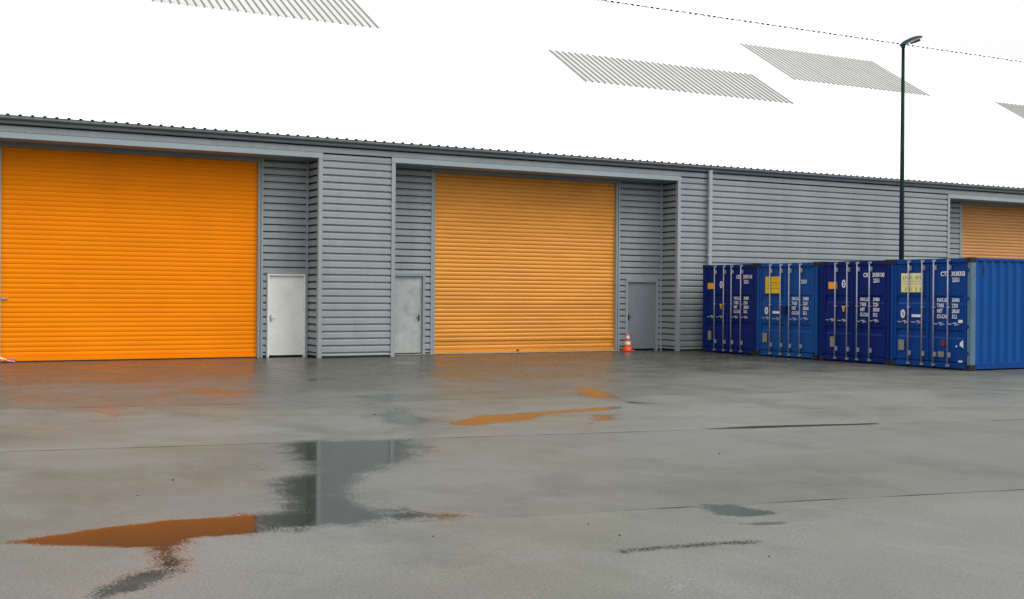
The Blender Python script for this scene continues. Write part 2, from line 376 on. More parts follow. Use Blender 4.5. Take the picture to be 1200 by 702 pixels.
# band of sheeting above the openings, whole length
mb = MB(); clad(mb, (X0+.02, F), (X1-.02, F), (0,-1), LZ+.004, 5.56); mb.box(X0+.02, X1-.02, .01, .08, LZ+.05, 5.6, 1)
wpart(mb, 'wall_cladding', [M['cladding'], M['dark']])
for (a, b) in openings:
    mb = MB(); mb.box(a-.10, b+.10, F-.022, F+.002, LZ-.012, LZ+.125); mb.box(a+.001, b-.001, F+.003, REC+.1, LZ-.01, LZ+.003)
    wpart(mb, 'lintel_flashing', M['lintel'], bevel=.004)
    for s, x in ((1, a), (-1, b)):
        # corner trim (face and return leg) and the return wall
        mb = MB()
        x_in = x - .10*s
        mb.box(min(x, x_in), max(x, x_in), F-.018, F+.012, .0, LZ-.014)
        mb.box(min(x, x+.012*s), max(x, x+.012*s), F-.018, F+.10, .0, LZ-.016)
        wpart(mb, 'corner_trim', M['flashing'], bevel=.003)
        mb = MB(); clad(mb, (x+.006*s, F+.101), (x+.006*s, REC-.001), (s,0), .06, LZ-.012)
        mb.box(min(x-.04*s, x-.08*s), max(x-.04*s, x-.08*s), .11, REC+.1, 0, LZ, 1)
        wpart(mb, 'return_wall', [M['cladding'], M['dark']])

# recessed back walls with shutters and personnel doors
BY = REC                       # crown plane of the recessed sheeting
def shutter(x0, x1, ztop, material, label, wavy=0, tag=False, deep=1.0):
    prt = None
    mb = MB(); P = .1155; z = .11; rows = []
    rnd = random.Random(int(x0*10))
    prof = [(.0, .0)]
    ztot = ztop + .3
    # curved laths: each bulges out, with a thin interlock gap
    pts = [(-.002, .10)]
    n = 0
    while z < ztot:
        k = 1.0
        off = 0.0
        if wavy and z < 1.3: off = rnd.uniform(-.016, .016)
        for t, d in ((.0, .016), (.06, .018), (.10, .005), (.28, -.003), (.55, -.006), (.80, -.001), (.94, .008)):
            pts.append((d*deep + off, z + t*P))
        z += P; n += 1
    nxs = 9
    xs = [x0 + (x1-x0)*i/(nxs-1) for i in range(nxs)]
    for i, x in enumerate(xs):
        bow = -.012*math.sin(math.pi*i/(nxs-1))
        rows.append([(x, BY+.09 + d + bow*(.5+.5*math.sin(zz*1.7+i*.8)) , zz) for d, zz in pts])
    mb.strip(rows)
    sh = wpart(mb, 'roller_shutter', material); sh['label'] = label
    mb = MB(); mb.box(x0+.004, x1-.004, BY+.055, BY+.105, .022, .112); b = wpart(mb, 'bottom_bar', material, sh, bevel=.006)
    mb = MB(); mb.box(x0+.004, x1-.004, BY+.06, BY+.1, .003, .02); wpart(mb, 'rubber_seal', M['black'], sh)
    if tag:
        mb = MB(); mb.box(x0+.02, x0+.16, BY+.06, BY+.075, 1.47, 1.52); mb.tube([(x0+.14, BY+.05, 1.495), (x0+.14, BY+.07, 1.495)], .016, 10)
        wpart(mb, 'shutter_latch', M['steel'], sh, bevel=.003)
        mb = MB(); mb.box(x0+.20, x0+.36, BY+.045, BY+.054, .055, .095); wpart(mb, 'maker_plate', M['steel'], sh)
    for gx in ((x0-.075, x0), (x1, x1+.075)):
        mb = MB(); mb.box(gx[0], gx[1], BY+.012, BY+.13, 0, ztop+.05); mb.box(gx[0]+.02, gx[1]-.02, BY+.004, BY+.012, 0, ztop+.05)
        wpart(mb, 'shutter_guide', M['flashing'], sh, bevel=.003)
    return sh

def person_door(x0, x1, z1, dm, fm, label, handle_x, swing, dark_gap=True, frame_posts=True):
    mb = MB(); mb.box(x0+.045, x1-.045, BY+.045, BY+.09, .05, z1-.05)
    d = wpart(mb, 'personnel_door', dm, bevel=.004); d['label'] = label
    mb = MB()
    mb.box(x0, x0+.04, BY-.012, BY+.12, 0, z1); mb.box(x1-.04, x1, BY-.012, BY+.12, 0, z1); mb.box(x0+.0405, x1-.0405, BY-.012, BY+.12, z1-.042, z1)
    wpart(mb, 'door_frame', fm, d, bevel=.003)
    mb = MB(); s = 1 if swing > 0 else -1
    mb.box(handle_x-.022, handle_x+.022, BY+.036, BY+.044, .92, 1.10)
    mb.tube([(handle_x, BY+.042, 1.02), (handle_x, BY-.012, 1.02), (handle_x+.02*s, BY-.016, 1.02), (handle_x+.115*s, BY-.014, 1.02)], .011, 8)
    wpart(mb, 'door_handle', M['black'] if dm is not M['white_door'] else M['steel'], d, smooth=False)
    hx = x1-.045 if handle_x < (x0+x1)/2 else x0+.045
    for zz in (.3, 1.05, 1.85):
        mb = MB(); mb.tube([(hx, BY+.036, zz), (hx, BY+.036, zz+.09)], .011, 8); wpart(mb, 'hinge', dm, d)
    mb = MB(); mb.box(x0+.041, x1-.041, BY+.125, BY+.14, 0, z1); wpart(mb, 'door_void', M['dark'], d)
    return d

def infill(xa, xb, door, teeth_only=None):
    """sheeting between guide and return wall, around a door"""
    mb = MB()
    dx0, dx1, dz = door
    clad(mb, (xa, BY), (xb, BY), (0,-1), dz+.045, LZ-.012)
    if dx0 - xa > .06: clad(mb, (xa, BY), (dx0-.035, BY), (0,-1), .06, dz+.045)
    if xb - dx1 > .06: clad(mb, (dx1+.035, BY), (xb, BY), (0,-1), .06, dz+.045)
    mb.box(xa+.002, xb-.002, BY+.145, BY+.19, 0, LZ+.1, 1)
    if dx0 - xa > .06: mb.box(xa+.002, dx0-.005, BY+.05, BY+.14, .0, dz+.1, 1)
    if xb - dx1 > .06: mb.box(dx1+.005, xb-.002, BY+.05, BY+.14, .0, dz+.1, 1)
    mb.box(xa+.002, xb-.002, BY+.05, BY+.14, dz+.11, LZ+.1, 1)
    wpart(mb, 'recess_cladding', [M['cladding'], M['dark']])
    mb = MB()
    mb.box(dx0-.035, dx0-.001, BY-.016, BY+.05, 0, dz+.001); mb.box(dx1+.001, dx1+.035, BY-.016, BY+.05, 0, dz+.001)
    mb.box(dx0-.035, dx1+.035, BY-.018, BY+.05, dz+.002, dz+.05)
    for x in (xa, xb):
        s = 1 if x == xa else -1
        mb.box(min(x, x+.055*s), max(x, x+.055*s), BY-.014, BY+.03, .0 if True else 0, LZ-.015)
    wpart(mb, 'door_surround', M['flashing'], bevel=.003)

# bay behind the deep orange shutter
shutter(3.165, 9.297, 5.02, M['shutter_deep'], 'deep saturated orange roller shutter, the widest in the picture', 0, True, .6)
mb = MB(); mb.box(3.165-.07, 9.30+.07, BY-.02, BY+.05, 5.045, LZ-.013); wpart(mb, 'shutter_box', M['gutter'])
infill(9.375, 10.645, (9.56, 10.575, 2.165))
person_door(9.56, 10.575, 2.165, M['white_door'], M['white_frame'], 'white flush personnel door in a white frame', 9.655, 1)
infill(1.41, 3.085, (1.62, 2.63, 2.165))
person_door(1.62, 2.63, 2.165, M['grey_door'], M['flashing'], 'slate grey personnel door', 2.54, -1)
# bay behind the middle, weathered shutter
shutter(14.335, 20.345, 5.03, M['shutter_pale'], 'weathered lighter orange roller shutter in the middle bay', 1)
mb = MB(); mb.box(14.335-.07, 20.345+.07, BY-.02, BY+.05, 5.055, LZ-.013); wpart(mb, 'shutter_box', M['gutter'])
infill(12.78, 14.255, (12.92, 14.0, 2.20))
person_door(12.92, 14.0, 2.20, M['pale_door'], M['flashing'], 'pale mottled grey personnel door', 13.86, -1)
infill(20.425, 22.045, (20.74, 21.86, 2.12))
person_door(20.74, 21.86, 2.12, M['grey_door'], M['flashing'], 'slate grey personnel door behind the traffic cone', 20.84, 1)
# bay behind the containers
shutter(35.30, 41.3, 5.03, M['shutter_dull'], 'dull tan orange roller shutter above the blue containers', 0)
mb = MB(); mb.box(35.30-.07, 41.3+.07, BY-.02, BY+.05, 5.055, LZ-.013); wpart(mb, 'shutter_box', M['gutter'])
infill(33.755, 35.22, (33.87, 34.88, 2.165))
person_door(33.87, 34.88, 2.165, M['grey_door'], M['flashing'], 'slate grey personnel door hidden by containers', 34.78, -1)
infill(41.38, 42.99, (41.6, 42.6, 2.165))
person_door(41.6, 42.6, 2.165, M['grey_door'], M['flashing'], 'slate grey personnel door hidden by containers', 41.7, 1)
for (a, b) in ((12.80, 20.42), ):
    mb = MB(); mb.box(a, b, BY-.18, BY+.10, .004, .022); wpart(mb, 'threshold', M['threshold'], bevel=.006)
# bolt on the middle shutter's bar
mb = MB(); mb.tube([(17.0, BY+.03, .07), (17.0, BY+.06, .07)], .03, 10); wpart(mb, 'lock_bolt', M['black'])

# gutter, downpipe
mb = MB()
gp = [(-.015, 5.575), (-.13, 5.575), (-.165, 5.60), (-.17, 5.668), (-.158, 5.668), (-.154, 5.61), (-.125, 5.588), (-.015, 5.588)]
mb.strip([[(x, y-.03, z) for y, z in gp] for x in (X0, X1)])
for k in range(8):                                           # joints
    x = 4.5 + k*6; mb.box(x, x+.06, -.205, -.199, 5.60, 5.672)
wpart(mb, 'gutter', M['gutter'])
mb = MB(); mb.box(X0, X1, -.055, -.034, 5.50, 5.572); wpart(mb, 'eave_flashing', M['gutter'])
mb = MB(); mb.box(23.145, 23.27, -.15, -.05, .0, 5.53)
for z in (1.2, 2.9, 4.6): mb.box(23.115, 23.30, -.156, -.035, z, z+.05)
wpart(mb, 'downpipe', M['lintel'], bevel=.008)

# roof: trapezoid sheets with rooflights let in
RP = .2625                      # rib spacing
def rp(x, s, up):              # s = distance up the slope in plan (y), up = height above sheet
    y = s; z = EZ + (s - EY)*TA
    return (x, y - math.sin(ALPHA)*up, z + math.cos(ALPHA)*up)
lights = [(8.0, 15.75, 7.85, 11.25), (22.05, 31.5, 5.25, 7.75), (33.6, 41.3, 7.75, 11.2), (45.5, 54.9, 5.25, 7.95), (57.2, 65, 7.75, 11.2), (-6.5, 1.2, 5.25, 7.8)]
lights = [(round((a-X0)/RP)*RP+X0, round((b-X0)/RP)*RP+X0, c, d) for a, b, c, d in lights]
def ribs(xa, xb, sa, sb, lift=0, smats=(0,0)):
    mb = MB(); n = round((xb-xa)/RP)
    for k in range(n):
        x = xa + k*RP
        cw = .022 if not lift else .010
        pr = [(x, 0), (x+RP*.5-.045, 0), (x+RP*.5-cw, .034), (x+RP*.5+cw, .034), (x+RP*.5+.045, 0), (x+RP, 0)]
        for i in range(5):
            (xa_, ua), (xb_, ub) = pr[i], pr[i+1]
            mb.face([rp(xa_, sa, ua+lift), rp(xb_, sa, ub+lift), rp(xb_, sb, ub+lift), rp(xa_, sb, ua+lift)], smats[1] if i in (1,2) else smats[0])
    return mb
cuts = sorted(set([X0, X1] + [v for l in lights for v in l[:2]]))
mb = MB(); nmax = round((X1-X0)/RP); XE = X0 + nmax*RP
cuts[-1] = XE
for a, b in zip(cuts[:-1], cuts[1:]):
    gaps = sorted((l[2], l[3]) for l in lights if l[0] <= a + .01 and l[1] >= b - .01)
    s = EY
    for g0, g1 in gaps:
        r_ = ribs(a, b, s, g0); n = len(mb.v); mb.v += r_.v; mb.f += [tuple(i+n for i in f) for f in r_.f]; mb.m += r_.m; s = g1
    r_ = ribs(a, b, s, RY); n = len(mb.v); mb.v += r_.v; mb.f += [tuple(i+n for i in f) for f in r_.f]; mb.m += r_.m
# fixing screws on every second rib along the purlins
for k in range(0, nmax, 2):
    x = X0 + (k+.5)*RP
    if not (1 < x < 60): continue
    for s in (.35, 1.75, 3.15, 4.6, 9.6, 12.5):
        if any(l[0] < x < l[1] and l[2] < s < l[3] for l in lights): continue
        if random.random() < (.3 if x < 10 and s < 2 else .85): continue
        c = rp(x, s, .036); h = .013
        mb.face([(c[0]-h, c[1]-h, c[2]-h*TA+.004), (c[0]+h, c[1]-h, c[2]-h*TA+.004), (c[0]+h, c[1]+h, c[2]+h*TA+.004), (c[0]-h, c[1]+h, c[2]+h*TA+.004)], 1)
for k in range(nmax):                     # foam in the rib mouths
    x = X0 + (k+.5)*RP
    if not (-4 < x < 70): continue
    p = rp(x, EY+.006, .016); mb.box(x-.026, x+.026, p[1]-.004, p[1]+.02, p[2]-.026, p[2]+.018, 2)
wpart(mb, 'roof', [M['roof'], M['steel'], M['filler']])
# rear slope and gables so that the building is closed
mb = MB()
BKY = 2*RY - EY
mb.face([(X0, RY, RZ), (XE, RY, RZ), (XE, BKY, EZ), (X0, BKY, EZ)])
wpart(mb, 'rear_roof', M['roof'])
mb = MB()
for x in (X0+.02, XE-.02): mb.face([(x, .09, 0), (x, BKY-.4, 0), (x, BKY-.4, EZ), (x, RY, RZ-.03), (x, .09, EZ)])
mb.face([(X0+.02, BKY-.4, 0), (XE-.02, BKY-.4, 0), (XE-.02, BKY-.4, EZ), (X0+.02, BKY-.4, EZ)])
wpart(mb, 'end_wall', M['cladding'])
for (a, b, c, d) in lights:
    mb = ribs(a, b, c+.003, d-.003, .004, (0, 1))
    n_ = round((b-a)/RP)                     # dark mouths of the ribs at the lower lap
    for k in range(n_):
        p = rp(a + (k+.5)*RP, c - .02, .0); mb.box(p[0]-.07, p[0]+.05, p[1]-.02, p[1]+.01, p[2], p[2]+.045, 2)
    wpart(mb, 'rooflight', [M['skylight'], M['skylight_rib'], M['skylight_rib_pale']] if c < 7 or a < 20 else [M['skylight_old'], M['skylight_rib_pale'], M['skylight_rib_pale']])
# ridge capping on ribs with dark gaps below its edge
mb = MB(); e = .32
a_ = rp(0, RY-e, .042); 
mb.face([(X0, a_[1], a_[2]), (XE, a_[1], a_[2]), (XE, RY, RZ+.06), (X0, RY, RZ+.06)])
mb.face([(X0, RY, RZ+.06), (XE, RY, RZ+.06), (XE, 2*RY-a_[1], a_[2]), (X0, 2*RY-a_[1], a_[2])])
for k in range(0, 240):
    x = X0 + k*.35
    if x < 10: continue
    p = rp(x, RY-e-.01, .0); mb.box(x-.07, x+.07, p[1]-.01, p[1]+.03, p[2]+.0, p[2]+.08, 1)
wpart(mb, 'ridge_cap', [M['roof'], M['filler']])

# ------------------------------------------------------------------ containers
GROUP = 'blue shipping containers parked side by side'
def text_mesh(items, name, m, parent):
    """items: (string, u, z, height, width factor); one mesh"""
    for (s, u, z, h, wf) in items:
        if not s: continue
        mb = MB()
        cu = bpy.data.curves.new('t', 'FONT'); cu.body = s; cu.size = 1; cu.resolution_u = 2; cu.offset = .028
        to = bpy.data.objects.new('t', cu); COL.objects.link(to)
        me = bpy.data.meshes.new_from_object(to)
        n = len(mb.v)
        for v in me.vertices: mb.v.append((-.006, -(u + v.co.x*h*1.38*wf - 1.219), z + v.co.y*h*1.38))
        for p in me.polygons: mb.f.append(tuple(n+i for i in p.vertices)); mb.m.append(0)
        bpy.data.objects.remove(to); bpy.data.curves.remove(cu); bpy.data.meshes.remove(me)
        mb.build(name, m, parent)

def plate(mb, u0, u1, z0, z1, lx=-.005, mat=0, t=.004):
    mb.box(lx-t, lx, -(u1-1.219), -(u0-1.219), z0, z1, mat)
def disc(mb, u, z, ru, rz, lx, mat=0, n=20, t=.003):
    pts = [(-(u + ru*math.cos(2*math.pi*k/n) - 1.219), z + rz*math.sin(2*math.pi*k/n)) for k in range(n)]
    mb.face([(lx, y, zz) for y, zz in pts], mat)
    for k in range(n):
        a, b = pts[k], pts[(k+1) % n]
        mb.face([(lx, *a), (lx, *b), (lx+t, *b), (lx+t, *a)], mat)

def container(x, yleft, yaw, label, front, side, big, ident, owner):
    t = thing('shipping_container', label, 'container', (x, yleft-1.219, .012), GROUP)
    t.rotation_euler.z = R(yaw)
    Wd, H, Ln = 2.438, 2.591, 6.058
    y = lambda u: -(u-1.219)
    def bx(mb, lx0, lx1, u0, u1, z0, z1, m=0): mb.box(lx0, lx1, y(u1), y(u0), z0, z1, m)
    for u0, u1 in ((.0, .105), (Wd-.105, Wd)):
        for a, b in ((.0, .16), (Ln-.16, Ln)):
            mb = MB(); bx(mb, a, b, u0, u1, .119, H-.119)
            mb.build('corner_post', M['post'] if front is BLUES['blue'] and u0 > 1 else front, t, bevel=.006)
    mb = MB()
    bx(mb, .02, .14, .163, Wd-.163, H-.115, H-.012); bx(mb, .01, .15, .163, Wd-.163, .02, .15)
    bx(mb, Ln-.14, Ln-.02, .163, Wd-.163, H-.115, H-.012); bx(mb, Ln-.14, Ln-.02, .163, Wd-.163, .02, .15)
    for u0, u1 in ((.012, .075), (Wd-.075, Wd-.012)):
        bx(mb, .18, Ln-.18, u0, u1, H-.075, H-.012); bx(mb, .18, Ln-.18, u0, u1, .02, .16)
    # forklift-style pressings along the rear sill
    for u in (.42, .75, 1.12, 1.5, 1.86): bx(mb, .003, .0095, u, u+.24, .045, .125)
    mb.build('frame', front, t, bevel=.005)
    for lx0, lx1 in ((-.004, .178), (Ln-.178, Ln+.004)):
        for u0, u1 in ((-.004, .162), (Wd-.162, Wd+.004)):
            for z0, z1 in ((0, .118), (H-.118, H)):
                mb = MB(); bx(mb, lx0, lx1, u0, u1, z0, z1)
                if lx0 < 0: disc(mb, (u0+u1)/2, (z0+z1)/2, .022, .04, lx0-.003, 1, 14)
                if u1 > Wd:                                   # oval hole on the long side
                    n = 14; pts = [((lx0+lx1)/2 + .05*math.cos(2*math.pi*k/n), (z0+z1)/2 + .03*math.sin(2*math.pi*k/n)) for k in range(n)]
                    mb.face([(a, y(u1)-.003, b) for a, b in pts], 1)
                mb.build('corner_casting', [M['casting'], M['dark']], t, bevel=0)
    # corrugated long sides, blind end, roof
    for sgn, u in ((1, .022), (-1, Wd-.022)):
        mb = MB(); pts = []; lx = .161
        while lx < Ln-.165:
            for d, w in ((0, 0), (0, .072), (.036, .140), (.036, .212)):
                if lx+w < Ln-.161: pts.append((lx+w, d))
            lx += .280
        pts.append((Ln-.161, 0))
        mb.strip([[(a, y(u + sgn*d), z) for a, d in pts] for z in (.158, H-.074)])
        mb.build('side_panel', side, t)
    mb = MB(); pts = []; u = .106
    while u < Wd-.107:
        for d, w in ((0, 0), (0, .1), (.03, .13), (.03, .2)):
            if u+w < Wd-.106: pts.append((u+w, d))
        u += .23
    mb.strip([[(Ln-.03-d, y(a), z) for a, d in pts] for z in (.15, H-.115)])
    mb.build('end_panel', side, t)
    mb = MB(); pts = []; lx = .14
    while lx < Ln-.14:
        for d, w in ((0, 0), (0, .09), (.018, .11), (.018, .19)): pts.append((lx+w, d))
        lx += .209
    mb.strip([[(min(a, Ln-.13), y(u), H-.03+d) for a, d in pts] for u in (.06, Wd-.06)])
    mb.build('roof_panel', side, t)
    mb = MB(); bx(mb, .1, Ln-.1, .08, Wd-.08, .09, .14); mb.build('floor', M['seal'], t)
    # doors
    mb = MB(); bx(mb, .075, .085, .106, Wd-.106, .15, H-.115); mb.build('door_seal', M['seal'], t)
    centre = Wd/2
    doors = []
    zs = [(0, .185), (0, .70), (.022, .745), (.022, .87), (0, .915), (0, 1.50), (.022, 1.545), (.022, 1.67), (0, 1.715), (0, 2.425)]
    zs.reverse(); zs.reverse()
    for u0, u1 in ((.125, centre-.012), (centre+.012, Wd-.125)):
        mb = MB()
        zz0 = .172; zz1 = 2.452
        ins = .075
        mb.strip([[(.02+d, y(u), z) for d, z in zs] for u in (u0+ins, u1-ins)])
        # raised frame of the leaf
        for a, b in ((u0, u0+ins), (u1-ins, u1)): bx(mb, .004, .07, a, b, zz0, zz1)
        bx(mb, .0045, .07, u0+ins, u1-ins, zz0, .186); bx(mb, .0045, .07, u0+ins, u1-ins, 2.424, zz1)
        d = mb.build('door', front, t, bevel=0); doors.append(d)
        he = u0-.03 if u0 < 1 else u1+.03
        for z in (.33, .95, 1.6, 2.25):
            mb = MB(); bx(mb, -.006, .02, min(he, he+.03), max(he, he+.03), z, z+.09); bx(mb, -.004, .0035, he-.04, he+.05, z+.02, z+.07)
            mb.build('hinge', front, d)
    for di, (ua, ub) in enumerate(((.61, 1.035), (1.385, 1.81))):
        d = doors[di]
        for u in (ua, ub):
            mb = MB()
            mb.tube([(-.045, y(u), .07), (-.045, y(u), 2.535)], .0185, 10)
            bar = mb.build('locking_bar', M['rod'], d, smooth=True)
            for z in (.055, 2.50):
                mb = MB(); bx(mb, -.062, .004, u-.03, u+.035, z, z+.05); mb.build('cam_keeper', M['rod'], d, bevel=.004)
            for z in (.27, 2.31):
                mb = MB(); bx(mb, -.05, .0035, u+.012, u+.062, z, z+.11); mb.build('bar_bracket', M['rod'], d, bevel=.004)
            mb = MB(); bx(mb, -.05, .0035, u-.045, u+.045, 1.42, 1.445); mb.build('bar_bracket', M['rod'], d, bevel=.004)
            mb = MB(); s = 1 if di else -1
            rr = random.Random(int(u*100)+int(yleft*10)); dz = rr.uniform(-.015, .015)
            v0 = u + (.0 if s > 0 else -.32)
            pts = [(-.05, y(v0), 1.06+dz), (-.066, y(v0+.12), 1.05+dz), (-.07, y(v0+.2), 1.085+dz), (-.062, y(v0+.25), 1.055+dz), (-.05, y(v0+.34), 1.045+dz)]
            mb.tube(pts, [.012, .013, .014, .013, .011], 7)
            bx(mb, -.064, .0035, v0+.21, v0+.26, 1.02+dz, 1.10+dz)
            mb.build('door_handle', M['rod'], d)
    # lettering and plates
    L_, Rr = doors
    ident = ident or ('', '', '')
    wt = [(ident[0], 1.56, 2.17, .105, .92), (ident[1], 1.87, 2.17, .105, .80), (ident[2], 2.21, 2.17, .105, .9), ('22G1', 1.90, 2.03, .10, .72)]
    if big == 'yellow': wt = [('22G1', 1.82, 2.02, .10, .75)]
    rows = [('MAX.GR', '30480'), ('TARE', '2220'), ('NET', '28260'), ('CU.CAP', '33.2')]
    for i, (a, b) in enumerate(rows):
        z = 1.565 - i*.128
        wt.append((a, 1.46, z, .088, .72)); wt.append((b, 1.90, z, .088, .72))
    text_mesh(wt, 'lettering', M['ink'], Rr)
    if not big:
        mb = MB(); plate(mb, .33 if owner else .25, .64 if owner else .56, 1.87, 2.05); mb.build('orange_label', M['orange_plate'], L_)
        mb = MB(); disc(mb, .88, 2.0, .068, .105, -.006); disc(mb, .88, 2.0, .036, .06, -.008, 1); mb.box(-.0105, -.009, y(.90), y(.87), 1.975, 2.02, 0)
        mb.build('oval_emblem', [M['ink'], BLUES['navy']], L_)
        mb = MB()
        tri = [(.81, 1.43), (.95, 1.43), (.91, 1.35), (.90, 1.28), (.86, 1.28), (.85, 1.35)]
        mb.face([(-.008, y(a), b) for a, b in tri]); mb.face([(-.0095, y(a), b) for a, b in ((.86, 1.40), (.90, 1.40), (.88, 1.34))], 1)
        mb.build('warning_sign', [M['orange_plate'], M['brown_ink']], L_)
        mb = MB(); plate(mb, .40 if owner else .27, .56 if owner else .43, .36, .63)
        for k in range(4): plate(mb, .42 if owner else .29, .54 if owner else .41, .40+k*.055, .415+k*.055, -.0095, 1, .001)
        mb.build('data_plate', [M['csc'], M['grey_ink']], L_)
    else:
        pm, im = (M['yellow_plate'], M['brown_ink']) if big == 'yellow' else (M['cream_plate'], M['grey_ink'])
        mb = MB(); u0, u1, z0, z1 = (.38, 1.02, 1.75, 2.21) if big == 'yellow' else (.355, 1.035, 1.785, 2.245)
        plate(mb, u0, u1, z0, z1)
        rnd = random.Random(3)
        if big == 'cream':
            plate(mb, u0+.01, u1-.01, z0+.004, z0+.03, -.0095, 2, .001)
            for zz in (.20, .265): plate(mb, u0+.04, u1-.03, z1-zz, z1-zz+.014, -.0095, 1, .001)
            for r0 in (.06, .34):
                for k in range(9):
                    u = u0+.06+k*.065
                    if rnd.random() < .8: plate(mb, u, u+.02+.02*rnd.random(), z1-r0-.09, z1-r0, -.0095, 1, .001)
        else:
            for zz in (.17, .24, .33): plate(mb, u0+.05, u1-.05, z1-zz, z1-zz+.018, -.0095, 1, .001)
            for k in range(8): plate(mb, u0+.09+k*.06, u0+.12+k*.06, z1-.07, z1-.045, -.0095, 1, .001)
        mb.build('warning_sign', [pm, im, M['lime_edge']], L_)
        ou = .43 if big == 'yellow' else .41
        mb = MB(); disc(mb, ou, 1.265, .072, .105, -.006); disc(mb, ou, 1.265, .03, .055, -.008, 1); mb.box(-.0105, -.009, y(ou+.012), y(ou-.012), 1.235, 1.295, 0)
        mb.build('oval_emblem', [M['ink'], BLUES['blue']], L_)
        mb = MB(); plate(mb, .69, .98, 1.19, 1.255); mb.build('white_label', M['ink'], L_)
        mb = MB(); plate(mb, .27, .46, .38, .64)
        for k in range(4): plate(mb, .295, .44, .42+k*.05, .435+k*.05, -.0095, 1, .001)
        mb.build('data_plate', [M['csc'], M['grey_ink']], L_)
        if big == 'yellow':
            mb = MB(); bx(mb, -.11, .003, centre-.09, centre+.09, 1.22, 1.40); mb.build('lock_box', BLUES['navy'], L_, bevel=.015)
        else:
            mb = MB(); disc(mb, 1.65, .60, .075, .08, -.006); mb.build('round_sticker', M['red'], Rr)
            mb = MB(); plate(mb, 1.50, 1.68, .27, .40); mb.build('lower_plate', M['csc'], Rr)
            mb = MB(); mb.face([(-.006, y(a), b) for a, b in ((2.23, .69), (2.24, .50), (2.13, .56), (2.14, .62))]); disc(mb, 2.04, .535, .022, .025, -.006)
            mb.build('torn_sticker', M['ink'], Rr)
            mb = MB(); plate(mb, 2.10, 2.22, .17, .21); plate(mb, 2.09, 2.21, 1.08, 1.15); mb.build('white_label', M['ink'], Rr)
            # weld plate and marker on the long side
            mb = MB(); mb.box(.43, .47, y(Wd-.022)-.004, y(Wd-.022)-.001, 2.20, 2.42); mb.build('side_lettering', M['seal'], t)
    return t

FX = 22.53
container(FX+.02, -.63, 0, 'navy container with a small orange label, the one nearest the grey wall', BLUES['navy'], BLUES['navy'], None, ('CRS', '303914', '1'), 0)
container(FX, -3.11, 0, 'faded blue container with a large yellow square sign on its left door', BLUES['faded'], BLUES['faded'], 'yellow', None, 0)
container(FX+.01, -5.63, 0, 'navy container with a small orange label, between the yellow-signed and cream-signed ones', BLUES['navy'], BLUES['navy'], None, ('CRS', '303810', '0'), 1)
container(FX, -8.11, 0, 'bright blue container at the near end with a cream sign and its long side showing', BLUES['blue'], BLUES['side'], 'cream', ('CTS', '303830', '3'), 1)

# ------------------------------------------------------------------ street lamp
lamp = thing('street_lamp', 'tall dark teal lamp post rising behind the blue containers', 'street lamp', (29.6, -1.77, 0))
mb = MB(); mb.tube([(0,0,0), (0,0,1.2)], .105, 16); mb.tube([(0,0,1.2), (0,0,1.26), (0,0,3), (0,0,9.72)], [.105, .082, .08, .052], 16)
mb.build('pole', M['pole'], lamp, smooth=True)
def head():
    D = Vector((.50, -.86, 0)).normalized(); U = Vector((0,0,1)); S = D.cross(U)
    tilt = R(20); A = (D*math.cos(tilt) + U*math.sin(tilt)); Nn = (U*math.cos(tilt) - D*math.sin(tilt))
    c0 = Vector((0,0,9.74)) - A*.10
    st = [(0,.06,.06), (.08,.10,.10), (.20,.13,.12), (.37,.18,.12), (.54,.19,.10), (.67,.14,.06), (.73,.05,.02)]
    mb = MB(); rows = []
    for l, w, h in st:
        row = []
        for k in range(13):
            a = math.pi*k/12
            row.append(c0 + A*l + S*(w*math.cos(a)) + Nn*(h*math.sin(a)))
        rows.append(row)
    mb.strip(rows)
    mb.strip([[r[0], r[12]] for r in rows])
    o1 = mb.build('lamp_head', M['lamp_head'], lamp, smooth=True)
    mb = MB(); n = 20; cen = c0 + A*.47 - Nn*.004
    ring = [cen + A*(.22*math.cos(2*math.pi*k/n)) + S*(.155*math.sin(2*math.pi*k/n)) for k in range(n)]
    low = [cen - Nn*.05 + A*(.17*math.cos(2*math.pi*k/n)) + S*(.11*math.sin(2*math.pi*k/n)) for k in range(n)]
    mb.strip([ring + [ring[0]], low + [low[0]]]); mb.face(low)
    mb.build('lamp_lens', M['lens'], o1)
    mb = MB(); mb.tube([cen - Nn*.056 - A*.15, cen - Nn*.056 + A*.16], [.022, .045], 8); mb.build('lamp_bulb', M['black'], o1)
    mb = MB(); mb.tube([Vector((0,0,9.66)), Vector((0,0,9.76))], .07, 12); mb.build('lamp_collar', M['lamp_head'], lamp)
head()

# ------------------------------------------------------------------ traffic cone
cone = thing('traffic_cone', 'small orange traffic cone with two white bands in front of a grey door', 'traffic cone', (19.74+.98, -.02+.35, 0))
cone.location = (20.62, .50, 0)
mb = MB(); mb.box(-.16, .16, -.16, .16, .0, .035); mb.build('cone_base', M['cone'], cone, bevel=.012)
def cr(z): return .125 - (z-.035)*.20
mb = MB()
zs = [.035, .05, .2, .35, .5, .54, .545]; mb.tube([(0,0,z) for z in zs], [.14, cr(.05), cr(.2), cr(.35), cr(.5), cr(.54), .015], 20); mb.build('cone_body', M['cone'], cone, smooth=True)
for z0, z1 in ((.20, .29), (.38, .47)):
    mb = MB(); mb.tube([(0,0,z0), (0,0,z1)], [cr(z0)+.003, cr(z1)+.003], 20, cap=False); mb.build('cone_band', M['cone_white'], cone, smooth=True)

